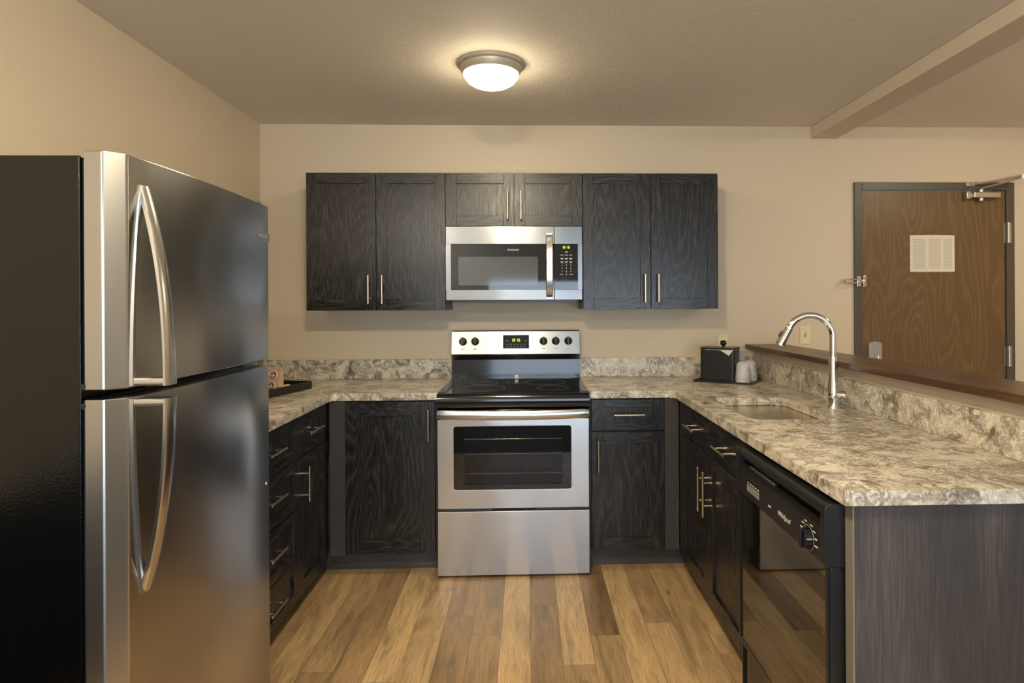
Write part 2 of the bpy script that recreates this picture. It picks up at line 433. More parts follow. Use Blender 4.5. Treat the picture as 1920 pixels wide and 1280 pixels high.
# planks
PW = .1219; X0 = .078
tones = {  # column: list of (y of the far end of a stretch going towards the camera, tone)
    0: [(-.0, .10), (-.975, .22)], -1: [(0, .85)], -2: [(0, .28), (-1.22, .36)], -3: [(0, .22), (-1.06, .18)],
    -4: [(0, .45), (-.817, .70)], -5: [(0, .88)], -6: [(0, .25)], -7: [(0, .42), (-1.457, .22)], -8: [(0, .55)],
    1: [(0, .85), (-1.45, .30)], 2: [(0, .05), (-1.242, .38)], 3: [(0, .80)], 4: [(0, .35), (-1.152, .68)],
    5: [(0, .52)], 6: [(0, .60), (-1.4, .4)]}
bmv = []; bmf = []; tn = []
k0 = math.floor((XL-X0)/PW); k1 = math.ceil((XR-X0)/PW)
rr = random.Random(3)
for k in range(k0, k1+1):
    xa = max(XL, X0+k*PW); xb = min(XR, X0+(k+1)*PW)
    if xb-xa < .002: continue
    st = list(tones.get(k, [(0, rr.random())]))
    y = st[-1][0]
    while y > YF:
        y -= 1.22 if y != 0 else rr.uniform(1.5, 2.0) if k in tones else rr.uniform(.3, 1.2)
        st.append((y, rr.random()))
    for i, (ya, t) in enumerate(st):
        yb = st[i+1][0] if i+1 < len(st) else YF
        ya = max(ya, YF); yb = max(yb, YF)
        if ya-yb < .01: continue
        g = .0006; n = len(bmv)
        for (x, yy) in ((xa+g, yb+g), (xb-g, yb+g), (xb-g, ya-g), (xa+g, ya-g)): bmv.append((x, yy, 0))
        bmf.append((n, n+1, n+2, n+3)); tn.append((t, rr.random()))
nf = len(bmf); n = len(bmv)
for p in ((XL, YF, -.0008), (XR, YF, -.0008), (XR, 0, -.0008), (XL, 0, -.0008)): bmv.append(p)
bmf.append((n, n+1, n+2, n+3)); n = len(bmv)
for p in ((XL, YF, -.06), (XR, YF, -.06), (XR, 0, -.06), (XL, 0, -.06)): bmv.append(p)
bmf.append((n+3, n+2, n+1, n))
for a in range(4): bmf.append((n+a, n+(a+1) % 4, n-4+(a+1) % 4, n-4+a))
me = bpy.data.meshes.new('floor'); me.from_pydata(bmv, [], bmf); me.update()
me.materials.append(M['floor']); me.materials.append(M['gap'])
ca = me.color_attributes.new('tone', 'FLOAT_COLOR', 'CORNER')
for p in me.polygons:
    if p.index < nf:
        for li in p.loop_indices: ca.data[li].color = (tn[p.index][0], tn[p.index][1], 0, 1)
    else: p.material_index = 1
fl = bpy.data.objects.new('floor', me); COL.objects.link(fl); struct(fl)

YC = -3.3
m, nt, b = mat_new('dark_carpet'); M['carpet'] = m
v_ = coords(nt, rnd=False); nz = noise(nt, v_, 260, 3, .7)
lk(nt, ramp(nt, nz.outputs[0], [(.3, (.008, .008, .008)), (.7, (.026, .025, .024))]), b.inputs['Base Color']); b.inputs['Roughness'].default_value = .95
bump(nt, b, nz.outputs[0], .6, .004)
struct(MB().box(XL, XR, YF, YC, .0002, .009, 0, .003, 1).build('floor', M['carpet']))
DX0, DX1, DZ = 2.135, 3.047, 2.0496     # entrance door leaf
FX0, FX1, FZ = 2.0875, 3.0985, 2.0985   # its frame
struct(MB().box(XL-.12, XR+.12, YF-.12, .14, ZC, ZC+.1).build('ceiling', M['ceil']))
m = MB(); m.box(XL-.12, DX0-.012, 0, .14, -.06, ZC); m.box(DX1+.012, XR+.12, 0, .14, -.06, ZC); m.box(DX0-.012, DX1+.012, 0, .14, DZ+.012, ZC)
struct(m.build('wall_back', M['wall']))
struct(MB().box(XL-.12, XL, YF-.12, 0, -.06, ZC).build('wall_left', M['wall']))
struct(MB().box(XR, XR+.12, YF-.12, 0, -.06, ZC).build('wall_right', M['wall']))
m = MB(); w = WIN
m.box(XL, w['x0'], YF-.12, YF, -.06, ZC); m.box(w['x1'], XR, YF-.12, YF, -.06, ZC)
m.box(w['x0'], w['x1'], YF-.12, YF, -.06, w['z0']); m.box(w['x0'], w['x1'], YF-.12, YF, w['z1'], ZC)
struct(m.build('wall_front', paint('pale_grey_wall_paint', (.74, .77, .82), 70, .16)))  # cool daylight tint put into this unseen wall's colour for the appliance reflections
m = MB(); t = .05; xm = (w['x0']+w['x1'])/2
m.box(w['x0'], w['x0']+t, YF-.09, YF-.02, w['z0'], w['z1']); m.box(w['x1']-t, w['x1'], YF-.09, YF-.02, w['z0'], w['z1'])
m.box(w['x0']+t, w['x1']-t, YF-.09, YF-.02, w['z0'], w['z0']+t); m.box(w['x0']+t, w['x1']-t, YF-.09, YF-.02, w['z1']-t, w['z1'])
m.box(xm-.04, xm+.04, YF-.09, YF-.02, w['z0']+t, w['z1']-t)
wf = struct(m.build('window_1', plain('white_vinyl', (.7, .7, .68), .4)))
MB().box(w['x0']+t, xm-.04, YF-.06, YF-.054, w['z0']+t, w['z1']-t).build('window_pane', M['pane'], wf)
MB().box(xm+.04, w['x1']-t, YF-.06, YF-.054, w['z0']+t, w['z1']-t).build('window_pane', M['pane'], wf)
struct(MB().box(1.824, 1.988, YF, 0, 2.369, ZC, 0, .006, 2).build('trim_1', M['trim']))          # ceiling beam
HX0, HX1, HZ, HY = 1.4611, 1.585, 1.080, -2.36
struct(MB().box(HX0, HX1, HY, 0, 0, HZ).build('wall_peninsula', M['wall']))

# entrance door
struct(MB().box(XL, XL+.03, -6.19, -2.66, .0095, .78, 0, .004, 1).build('dark_reflection_panel', M['dark']))   # unseen panel added on the left wall to darken the refrigerator's side reflection
d1 = bpy.data.objects.new('door_1', None); COL.objects.link(d1); d1.location = (DX0, 0, 0); struct(d1)
m = MB()
for a, b_ in ((FX0, DX0), (DX1, FX1)): m.box(a, b_, -.016, .0, 0, FZ, 0, .003, 2)
m.box(DX0, DX1, -.016, .0, DZ, FZ, 0, .003, 2)
m.box(DX0-.011, DX0-.003, 0, .12, 0, DZ); m.box(DX1+.003, DX1+.011, 0, .12, 0, DZ); m.box(DX0-.003, DX1+.003, 0, .12, DZ+.003, DZ+.011)
m.build('door_frame', M['frame'], d1)
MB().box(DX0, DX1-.001, -.004, .04, .008, DZ-.002, 0, .002, 1).build('door_leaf', M['doorw'], d1)
for zc in (1.785, 1.02):
    m = MB(); hx = DX1+.008
    for k in range(5): m.cyl((hx, -.022, zc-.063+k*.0254), (hx, -.022, zc-.063+k*.0254+.0244), .0085, seg=14)
    m.box(DX1-.012, DX1+.006, -.0075, -.004, zc-.063, zc+.063); m.box(hx+.002, hx+.02, -.0195, -.0155, zc-.063, zc+.063)
    m.build('hinge', M['steel'], d1)
# closer: body on the leaf, arms to a shoe on the frame
dc = MB(); dc.box(2.815, 2.985, -.055, -.005, 1.997, 2.033, 0, .006, 3); dc.box(2.775, 2.80, -.045, -.005, 1.99, 2.04, 0, .006, 3)
dc.box(2.80, 2.815, -.035, -.005, 2.0, 2.03, 0, .003, 2)
for z0 in (2.002, 2.028):
    dc.cyl((2.7815, -.047, z0), (2.7815, -.044, z0), .005, seg=12); dc.cyl((2.794, -.047, z0), (2.794, -.044, z0), .005, seg=12)
dc.cyl((2.872, -.032, 1.978), (2.872, -.032, 2.052), .016, seg=18, bev=.003)
c = dc.build('door_closer', M['steel'], d1)
m = MB(); m.tube([(2.872, -.032, 2.056), (2.98, -.11, 2.085), (3.045, -.145, 2.105)], .006, seg=10)
m.cyl((3.045, -.145, 2.095), (3.045, -.145, 2.122), .011, seg=14)
m.tube([(3.045, -.145, 2.116), (2.93, -.08, 2.093), (2.815, -.022, 2.082)], .007, seg=10)
m.box(2.785, 2.845, -.026, -.016, 2.072, 2.095, 0, .003, 2); m.cyl((2.797, -.03, 2.084), (2.797, -.026, 2.084), .007, seg=12)
m.cyl((2.823, -.034, 2.084), (2.823, -.026, 2.084), .008, seg=12)
m.build('closer_arm', M['steel'], d1)
m = MB(); m.cyl((2.588, -.010, 1.519), (2.588, -.004, 1.519), .0085, seg=20, bev=.001)
m.build('peephole', plain('brass', (.5, .34, .13), .3, 1.0), d1)
MB().cyl((2.588, -.0112, 1.519), (2.588, -.010, 1.519), .0045, seg=16).build('peephole_lens', M['glassblk'], d1)
# deadbolt plate
m = MB(); m.prism([(2.172, .972), (2.254, .972), (2.254, 1.105), (2.24, 1.113), (2.213, 1.117), (2.186, 1.113), (2.172, 1.105)], 'y', -.02, -.004, 0, bev=.003)
lp = m.build('lock_plate', plain('lock_grey_steel', (.42, .42, .42), .4, .7), d1)
m = MB(); m.cyl((2.218, -.02, 1.02), (2.218, -.026, 1.02), .019, seg=22, bev=.002); m.box(2.211, 2.225, -.048, -.026, 1.004, 1.036, 0, .005, 3)
m.build('thumb_turn', M['chrome'], lp)
for xx in (2.183, 2.243): MB().cyl((xx, -.0215, 1.096), (xx, -.019, 1.096), .004, seg=10).build('screw', M['steel'], lp)
# swing bar latch: loop and plate on the frame, catch on the leaf
m = MB(); zc = 1.488
m.box(2.098, 2.121, -.024, -.016, zc-.033, zc+.033, 0, .004, 2)
for s_ in (-1, 1): m.cyl((2.109, -.03, zc+s_*.022), (2.109, -.02, zc+s_*.022), .010, seg=14, bev=.002)
m.tube([(2.12, -.034, zc+.010), (2.07, -.04, zc+.010), (2.025, -.045, zc+.012), (2.012, -.046, zc), (2.025, -.045, zc-.012), (2.07, -.04, zc-.010), (2.12, -.034, zc-.010)], .0042, seg=10)
m.cyl((2.012, -.040, zc+.004), (2.012, -.002, zc+.004), .011, seg=14, bev=.002)
m.build('swing_bar', M['chrome'], d1)
m = MB(); m.box(2.142, 2.162, -.013, -.004, zc-.036, zc+.036, 0, .004, 2); m.box(2.125, 2.15, -.024, -.012, zc-.005, zc+.005, 0, .002, 2)
for s_ in (-1, 1): m.cyl((2.152, -.018, zc+s_*.022), (2.152, -.012, zc+s_*.022), .009, seg=14, bev=.002)
m.build('latch_catch', plain('latch_brass', (.66, .56, .38), .28, 1.0), d1)

# notice taped on the door
nt_ = MB(); nt_.prism([(2.440, 1.5455), (2.7225, 1.5455), (2.7215, 1.7705), (2.60, 1.7735), (2.4395, 1.772)], 'y', -.0068, -.0050)
no = nt_.build('notice_sheet', M['notice']); no.location = (2.4395, 0, 1.545)
for q in no.data.vertices: q.co -= Vector((2.4395, 0, 1.545))
tag(no, 'printed notice in clear plastic taped to the brown door', 'notice')

# wall plates
def plate(name, label, x0, x1, z0, z1, cat):
    o = thing(name, label, cat, ((x0+x1)/2, 0, z0))
    MB().box(x0, x1, -.006, -.0005, z0, z1, 0, .003, 2).build('cover_plate', M['ivory'], o)
    return o
o = plate('wall_outlet', 'ivory duplex power outlet on wall behind black ice bucket', 1.2365, 1.305, 1.0495, 1.1655, 'outlet')
for zc in (1.1275, 1.0875):
    m = MB(); m.prism(rrect(1.254, 1.2875, zc-.0145, zc+.0145, .008), 'y', -.008, -.0055); s_ = m.build('socket', M['ivory2'], o)
    m = MB(); m.box(1.2635, 1.2655, -.0086, -.0079, zc-.001, zc+.008); m.box(1.2755, 1.2775, -.0086, -.0079, zc-.001, zc+.007); m.cyl((1.2707, -.0086, zc-.007), (1.2707, -.0079, zc-.007), .0026, seg=12)
    m.build('slots', M['blkm'], s_)
o = plate('light_switch', 'ivory single toggle light switch plate left of the door', 1.7486, 1.8148, 1.1045, 1.2146, 'switch')
MB().box(1.777, 1.7865, -.0075, -.0055, 1.148, 1.172).build('toggle_slot', plain('switch_shadow_tan', (.28, .22, .12), .5), o)
MB().box(1.7785, 1.785, -.017, -.007, 1.154, 1.163, 0, .0015, 2).build('toggle', M['ivory2'], o)
for zc in (1.1300, 1.1900): MB().cyl((1.7817, -.0068, zc), (1.7817, -.0058, zc), .003, seg=10).build('screw', M['ivory2'], o)

# ------------------------------------------------------------------ ceiling lamps
def lamp(x, y, label, dome='dome_room'):
    o = thing('ceiling_light', label, 'light', (x, y, ZC), 'flush ceiling lights')
    MB().lathe([(0, 0), (.153, 0), (.153, .008), (.147, .013), (.140, .016), (.136, .03), (.126, .045), (0, .045)], (x, y, ZC), (0, 0, -1), seg=56).build('base_pan', M['pan'], o)
    MB().lathe([(.122, .040), (.124, .047), (.119, .060), (.106, .077), (.085, .091), (.058, .101), (.028, .1065), (0, .108)], (x, y, ZC), (0, 0, -1), seg=56).build('glass_dome', M[dome], o)
    return o
M['pan'] = plain('brushed_nickel_pan', (.50, .45, .37), .42, .45)
lamp(-.087, -.965, 'round flush ceiling light glowing above the kitchen floor', 'dome')
lamp(2.95, -1.35, 'round flush ceiling light over the entrance side past the beam', 'dome_entry')
lamp(-.10, -3.00, 'round flush ceiling light between the refrigerator and the peninsula end')
lamp(-1.12, -5.2, 'added unseen ceiling fill light over the living side behind the viewer', 'dome_fill')  # unseen fill light added to brighten the front wall and cool the reflections

# ------------------------------------------------------------------ upper cabinets
UY, UZ0, UZ1 = -.3226, 1.3272, 2.0865
def upper(x0, x1, z0, label, hz):
    o = thing('wall_cabinet', label, 'cabinet', ((x0+x1)/2, 0, z0), 'dark wall cabinets')
    MB().box(x0, x1, UY+.021, -.0005, z0, UZ1, 0).build('body', M['oakV'], o)
    T = frame_back(0, UY); xm = (x0+x1)/2
    for a, b_, hx in ((x0+.0015, xm-.0015, xm-.037), (xm+.0015, x1-.0015, xm+.0375)):
        d = shaker(T, 'door', o, a, b_, z0+.001, UZ1-.001)
        pull(T, d, hx, hz)
    return o
xu = .0018
upper(-1.143+xu, -.381+xu, UZ0, 'dark oak wall cabinet left of the microwave', 1.442)
upper(-.380+xu, .380+xu, 1.790, 'short dark oak wall cabinet above the microwave', 1.904)
upper(.381+xu, 1.143+xu, UZ0, 'dark oak wall cabinet right of the microwave', 1.444)

# ------------------------------------------------------------------ microwave
mw = thing('microwave', 'stainless over the range microwave under the short wall cabinet', 'microwave', (0, 0, 1.380))
MX0, MX1, MZ0, MZ1, MY = -.3745, .3765, 1.381, 1.787, -.345
MB().box(MX0+.004, MX1-.004, MY+.03, -.001, MZ0, MZ1, 0, .002, 1).build('body', M['blkm'], mw)
m = MB(); T = None
XS = .2225
WX0, WX1, WZ0, WZ1 = -.3475, .353, 1.437, 1.690
# door frame in steel with a rounded left edge
def steel_ring(name, x0, x1, wx0, wx1, left, right):
    m = MB()
    m.box(x0, x1, MY, MY+.03, WZ1, MZ1, 0, .002, 2); m.box(x0, x1, MY, MY+.03, MZ0, WZ0, 0, .002, 2)
    if left: m.box(x0, wx0, MY, MY+.03, WZ0, WZ1, 0)
    if right: m.box(wx1, x1, MY, MY+.03, WZ0, WZ1, 0)
    return m.build(name, M['ssm'], mw)
md = steel_ring('door', MX0, XS-.001, WX0, None, True, False)
mc = steel_ring('control_panel', XS+.001, MX1, None, WX1, False, True)
MB().box(WX0, XS-.001, MY+.0015, MY+.02, WZ0, WZ1).build('door_glass', M['glassblk'], md)
MB().prism(rrect(-.306, .131, 1.463, 1.620, .004), 'y', MY+.0008, MY+.0020).build('door_screen', M['mesh'], md)
MB().box(XS+.001, WX1, MY+.0015, MY+.02, WZ0, WZ1).build('keypad_glass', M['glassblk'], mc)
# arched handle
secs = []
for k in range(25):
    t = k/24; z = 1.389+t*(1.7465-1.389); d = .006+.040*math.sin(math.pi*t)**.55
    y0 = MY-d; th = .011
    secs.append([(x_, y0+q, z) for x_, q in ((.1765, th), (.1765, .003), (.1795, 0), (.2095, 0), (.2125, .003), (.2125, th))])
m = MB(); m.loft(secs)
for zc in (1.393, 1.7425): m.box(.178, .211, MY-.012, MY, zc-.006, zc+.006)
m.build('door_handle', M['ssh'], md)
text('logo', 'FRIGIDAIRE', .0125, atf(-.005, MY+.0012, 1.657), M['white'], md)
DIG = {'0': 'abcdef', '1': 'bc', '2': 'abged', '3': 'abgcd', '4': 'fgbc', '5': 'afgcd', '6': 'afgedc', '7': 'abc', '8': 'abcdefg', '9': 'abcfgd'}
def clock(name, s, x, y, z, h, mat, parent):
    m = MB(); w = h*.5; t = h*.11; cx = x
    tot = sum(w*1.5 if c != ':' else w*.7 for c in s); cx = x-tot/2
    for c in s:
        if c == ':':
            for q in (-.2, .2): m.box(cx+w*.1, cx+w*.1+t, y-.0003, y, z+q*h-t/2, z+q*h+t/2)
            cx += w*.7; continue
        for g in DIG[c]:
            bx = {'a': (0, w, h/2-t, h/2), 'd': (0, w, -h/2, -h/2+t), 'g': (0, w, -t/2, t/2), 'b': (w-t, w, 0, h/2), 'c': (w-t, w, -h/2, 0), 'f': (0, t, 0, h/2), 'e': (0, t, -h/2, 0)}[g]
            m.box(cx+bx[0], cx+bx[1], y-.0003, y, z+bx[2], z+bx[3])
        cx += w*1.5
    return m.build(name, mat, parent)
clock('clock_digits', '10:16', .288, MY+.0012, 1.671, .0135, M['green'], mc)
m = MB()
for r_, zc in enumerate((1.627, 1.609, 1.590)):
    for c_, xc in enumerate((.265, .289, .313)):
        m.box(xc-.008, xc+.008, MY+.0009, MY+.0013, zc, zc+.0022)
        if r_: m.box(xc-.006, xc+.006, MY+.0009, MY+.0013, zc-.005, zc-.003)
for k in range(3): m.box(.280+k*.003, .298-k*.003, MY+.0009, MY+.0013, 1.643+k*.002, 1.6445+k*.002)
m.build('keypad_marks', M['white'], mc)
for i, ch in enumerate('123456789'):
    text('key_digit', ch, .011, atf(.265+.024*(i % 3), MY+.0012, 1.572-.017*(i//3)), M['white'], mc)
text('key_digit', '0', .011, atf(.289, MY+.0012, 1.521), M['white'], mc)
for xc, s_ in ((.262, 'STOP'), (.316, 'START')): text('key_word', s_, .008, atf(xc, MY+.0012, 1.521), M['white'], mc)
m = MB(); m.box(MX0+.03, MX1-.03, MY+.03, -.02, MZ0-.011, MZ0)
m.build('underside_grille', M['blkm'], mw)

# ------------------------------------------------------------------ range
rg = thing('kitchen_range', 'stainless electric range with black glass cooktop between the cabinets', 'range', (0, -.35, 0))
SX0, SX1, SY = -.379, .379, -.684
m = MB()   # shell with an open oven cavity
m.box(SX0, SX0+.05, -.64, -.03, .02, .895); m.box(SX1-.05, SX1, -.64, -.03, .02, .895)
m.box(SX0+.05, SX1-.05, -.12, -.03, .02, .895); m.box(SX0+.05, SX1-.05, -.64, -.12, .02, .40); m.box(SX0+.05, SX1-.05, -.64, -.12, .76, .895)
for xx in (SX0+.06, SX1-.06):
    for yy in (-.60, -.08): m.cyl((xx, yy, 0), (xx, yy, .02), .018, seg=14)
m.build('body', M['blkm'], rg)
# racks inside
for zc in (.50, .60, .675):
    m = MB(); m.tube([(-.31, -.62, zc), (.31, -.62, zc)], .0035, seg=8); m.tube([(-.31, -.16, zc), (.31, -.16, zc)], .003, seg=8)
    for k in range(15): m.tube([(-.30+k*.043, -.62, zc), (-.30+k*.043, -.16, zc)], .002, seg=6)
    m.build('oven_rack', M['chrome'], rg)
# cooktop with bulbous front rim
prof = [(-.64, .895), (-.652, .836), (-.674, .836), (-.687, .846), (-.691, .868), (-.690, .892), (-.683, .906), (-.668, .9145), (-.60, .9145), (-.60, .911), (-.07, .911), (-.07, .895)]
m = MB(); m.prism([(y, z) for y, z in prof], 'x', SX0-.001, SX1+.001)
m.box(SX0-.002, SX0+.04, -.64, -.05, .905, .9165, 0, .003, 2); m.box(SX1-.04, SX1+.002, -.64, -.05, .905, .9165, 0, .003, 2)
ck = m.build('cooktop', M['blk'], rg)
MB().box(SX0+.04, SX1-.04, -.60, -.07, .9095, .9128).build('glass_top', M['glassblk'], ck)
for x, y, r in ((-.173, -.255, .075), (-.165, -.465, .115), (.005, -.215, .06), (.175, -.235, .115), (.205, -.475, .085)):
    m = MB(); m.lathe([(r-.0016, 0), (r, 0), (r, .0004), (r-.0016, .0004), (r-.0016, 0)], (x, y, .9128), (0, 0, 1), seg=56)
    m.build('burner_ring', M['greymark'], ck)
# backguard
bgm = MB()
bgm.prism([(-.02, .912), (-.062, .912), (-.058, 1.028), (-.02, 1.03)], 'x', SX0+.002, SX1+.003)
bgp = bgm.build('backguard', M['blk'], rg)
m = MB(); m.prism([(-.02, 1.030), (-.066, 1.028), (-.098, 1.058), (-.1005, 1.066), (-.078, 1.196), (-.070, 1.202), (-.02, 1.202)], 'x', SX0+.003, SX1+.003, bev=.001)
cp = m.build('control_fascia', M['ss'], rg)
def onp(z): return -.1005+(z-1.066)/(1.196-1.066)*.0225      # y of the leaning fascia at height z
TILT = math.atan2(.0225, .130)
pn = Vector((0, -math.cos(TILT), -math.sin(TILT)*-0 - 0)).normalized()
pn = Vector((0, -math.cos(TILT), math.sin(TILT)))
for xk in (-.309, -.237, .167, .2395, .314):
    zk = 1.138; p = Vector((xk, onp(zk), zk)); m = MB()
    m.cyl(p, p+pn*.006, .0235, seg=26, bev=.001); m.cyl(p+pn*.006, p+pn*.022, .0215, r2=.018, seg=26, bev=.002)
    kb = m.build('knob', M['blk'], cp)
    q = p+pn*.022; m = MB(Matrix.Translation(q) @ Matrix.Rotation(-TILT, 4, 'X'))
    m.box(-.0042, .0042, -.012, .002, -.019, .023, 0, .002, 2); m.build('grip', M['blkm'], kb)
    Tm = Matrix.Translation(p+pn*.0006) @ Matrix.Rotation(-TILT, 4, 'X')
    m = MB(Tm)
    for k in range(9):
        a = R(-150+37.5*k); m.box(.029*math.sin(a)-.001, .029*math.sin(a)+.001, -.0003, 0, .029*math.cos(a)-.001, .029*math.cos(a)+.001)
    m.box(-.008, -.002, -.0003, 0, -.047, -.042); m.box(.003, .008, -.0003, 0, -.047, -.042)
    m.build('dial_marks', M['greymark'], cp)
Tm = Matrix.Translation(Vector((.004, onp(1.135), 1.135))+pn*.0012) @ Matrix.Rotation(-TILT, 4, 'X')
m = MB(Tm); m.box(-.077, .077, -.001, .001, -.040, .040); dp = m.build('display', M['glassblk'], cp)
m = MB(Tm @ Matrix.Translation((0, -.0012, .009))); mm = m
cl = clock('clock_digits', '10:16', 0, 0, 0, .0165, M['green'], None)
cl.parent = dp
for q in cl.data.vertices: q.co = (Tm @ Matrix.Translation((0, -.0012, .010))) @ q.co - root_loc(rg)
m = MB(Tm)
for xq in (-.057, .052):
    m.box(xq, xq+.010, -.0014, -.001, .008, .010); m.box(xq+.002, xq+.008, -.0014, -.001, .004, .0055)
for k in range(6): m.box(-.055+k*.02, -.045+k*.02, -.0014, -.001, -.016, -.0145); m.box(-.055+k*.02, -.045+k*.02, -.0014, -.001, -.030, -.0285)
m.build('key_marks', M['white'], dp)
# small white label at the back of the glass
MB().box(-.005, .016, -.0625, -.0615, .916, .936).build('spec_label', M['white'], bgp)
# oven door
OY0 = SY
def od_ring():
    m = MB(); outer = [(SX0+.003, .3444), (SX1-.003, .3444), (SX1-.003, .787), (SX0+.003, .787)]
    m.prism(outer, 'y', OY0, OY0+.040, 0, holes=[rrect(-.297, .287, .437, .752, .012)], bev=.002)
    return m.build('oven_door', M['ssw'], rg)
od = od_ring()
m = MB(); m.prism(rrect(-.2968, .2868, .4372, .7518, .012), 'y', OY0+.001, OY0+.038, 0, holes=[rrect(-.243, .243, .462, .735, .008)])
m.build('window_surround', M['glassblk'], od)
MB().prism(rrect(-.2428, .2428, .4622, .7348, .008), 'y', OY0+.004, OY0+.007).build('window_glass', M['tint'], od)
m = MB(); m.box(SX0+.003, SX1-.003, OY0, OY0+.04, .7875, .834, 0, .003, 2)
tc_ = m.build('door_top_trim', M['blk'], od)
for xc in (-.235, -.155, -.055, .060, .155, .235): MB().box(xc-.025, xc+.025, OY0-.0004, OY0+.001, .8265, .8295).build('vent_slot', M['steel'], od)
secs = []
for k in range(33):
    t = -1+2*k/32; x = .3745*t; pr = .030+.024*(1-abs(t)**2.2); e = min(1.0, (1-abs(t))/.02+.75)
    zc = .8165-.004*(1-t*t); hh = .0225*e; y0 = OY0-pr
    secs.append([(x, y0+.022, zc-hh*.55), (x, y0+.022, zc+hh*.55), (x, y0+.014, zc+hh*.92), (x, y0+.005, zc+hh), (x, y0, zc+hh*.6), (x, y0-.002, zc), (x, y0, zc-hh*.6), (x, y0+.005, zc-hh), (x, y0+.014, zc-hh*.92)])
m = MB(); m.loft(secs)
for s_ in (-1, 1): m.box(s_*.352-.012, s_*.352+.012, OY0-.02, OY0, .803, .829, 0, .003, 2)
m.build('oven_handle', M['ssh'], od, ang=50)
m = MB(); m.box(SX0, SX1, -.66, -.6405, .30, .344); m.build('gap_trim', M['blkm'], rg)
m = MB(); m.box(SX0+.001, SX1-.001, OY0, OY0+.025, .012, .330, 0, .003, 2); m.box(SX0+.03, SX1-.03, OY0+.025, -.6405, .05, .30)
m.build('storage_drawer', M['ssw'], rg)
m = MB(); m.prism(rrect(-.11, .11, .318, .334, .006), 'y', OY0+.004, OY0+.026); m.build('drawer_grip', M['blkm'], rg)

# ------------------------------------------------------------------ base cabinets on the back wall
BY = -.63
def carcass(o, x0, x1, y0, y1, z0=.10, z1=.875):
    return MB().box(x0, x1, y0, y1, z0, z1).build('body', M['dark'], o)
cb = thing('base_cabinet', 'dark oak base cabinet with single door left of the range', 'cabinet', (-.66, -.3, 0), 'dark base cabinets')
carcass(cb, -.9235, -.382, BY+.021, -.021)
T = frame_back(0, BY)
d = shaker(T, 'door', cb, -.844, -.3965, .106, .8705, st=.075, rail=.075); pull(T, d, -.4265, .755)
m = MB(); m.box(-.9235, -.846, BY+.004, BY+.021, .10, .8745); m.build('filler_strip', M['lam'], cb)
m = MB(); m.box(-.397+.002, -.382, BY+.012, BY+.021, .10, .8745); m.build('side_strip', M['dark'], cb)
MB().box(-1.0, -.382, -.552, -.535, 0, .10).build('toe_kick', M['lamH'], cb)
cb = thing('base_cabinet', 'dark oak base cabinet with drawer over door right of the range', 'cabinet', (.6, -.3, 0), 'dark base cabinets')
carcass(cb, .382, .842, BY+.021, -.021)
d = shaker(T, 'drawer', cb, .3955, .768, .7135, .8705, st=.06, rail=.038); pull(T, d, .5835, .796, False)
d = shaker(T, 'door', cb, .3955, .768, .106, .7075, st=.062, rail=.062); pull(T, d, .4275, .588)
m = MB(); m.box(.770, .842, BY+.004, BY+.021, .10, .8745); m.build('filler_strip', M['lam'], cb)
MB().box(.382, .905, -.552, -.535, 0, .10).build('toe_kick', M['lamH'], cb)

# ------------------------------------------------------------------ right run: sink cabinet
RX = .840
sk = thing('sink_cabinet', 'dark oak sink base cabinet with false front and two doors', 'cabinet', (1.15, -1.12, 0), 'dark base cabinets')
RY0 = -.652; RY1 = -1.618
m = MB(); m.box(RX+.020, RX+.036, RY1, RY0, .085, .875)                      # face frame
m.box(RX+.036, 1.42, RY1, RY1+.016, .085, .875); m.box(RX+.036, 1.42, RY0-.016, RY0, .085, .875); m.box(RX+.036, 1.42, RY1+.016, RY0-.016, .085, .10)
m.build('body', M['dark'], sk)
T = frame_right(0, RX)   # local x = -y
d = slab_front(T, 'false_front', sk, .690, 1.612, .7105, .8705)
pull(T, d, .928, .782, False); pull(T, d, 1.385, .782, False)
d = shaker(T, 'door', sk, .690, 1.1455, .088, .7055, st=.062, rail=.062); pull(T, d, 1.108, .552, ln=.19)
d = shaker(T, 'door', sk, 1.1485, 1.612, .088, .7055, st=.062, rail=.062); pull(T, d, 1.186, .552, ln=.19)
MB().box(RX+.001, RX+.020, -.688, -.652, .088, .8745).build('corner_strip', M['oakV'], sk)
MB().box(.905, .920, RY1, -.553, 0, .085).build('toe_kick', M['dark'], sk)

# ------------------------------------------------------------------ dishwasher
dw = thing('dishwasher', 'black glossy dishwasher at the end of the sink run', 'dishwasher', (1.12, -1.97, 0))
DY0, DY1 = -1.640, -2.292
MB().box(.86, 1.40, DY1+.01, DY0-.01, .10, .865).build('body', M['blkm'], dw)
m = MB(); m.box(.8105, .858, DY1+.004, DY0-.004, .205, .7065, 0, .003, 2); dd = m.build('door', M['blkm'], dw)
MB().box(.8085, .8104, DY1+.013, DY0-.017, .206, .7055).build('gloss_panel', M['dwglass'], dd)
# trim lines round the glossy panel
MB().box(.803, .8085, DY0-.016, DY0-.004, .205, .7065).build('side_trim', M['blkm'], dd); MB().box(.803, .8085, DY1+.004, DY1+.012, .205, .7065).build('side_trim', M['blkm'], dd)
MB().box(.8075, .86, DY1+.004, DY0-.004, .186, .204).build('lower_trim', M['blkm'], dw)
m = MB(); m.box(.822, .86, DY1+.008, DY0-.010, .015, .184, 0, .002, 1); m.build('kick_panel', M['blk'], dw)
m = MB(); m.box(.815, .86, DY0-.010, DY0-.003, .01, .184); m.build('kick_edge', M['blkm'], dw)
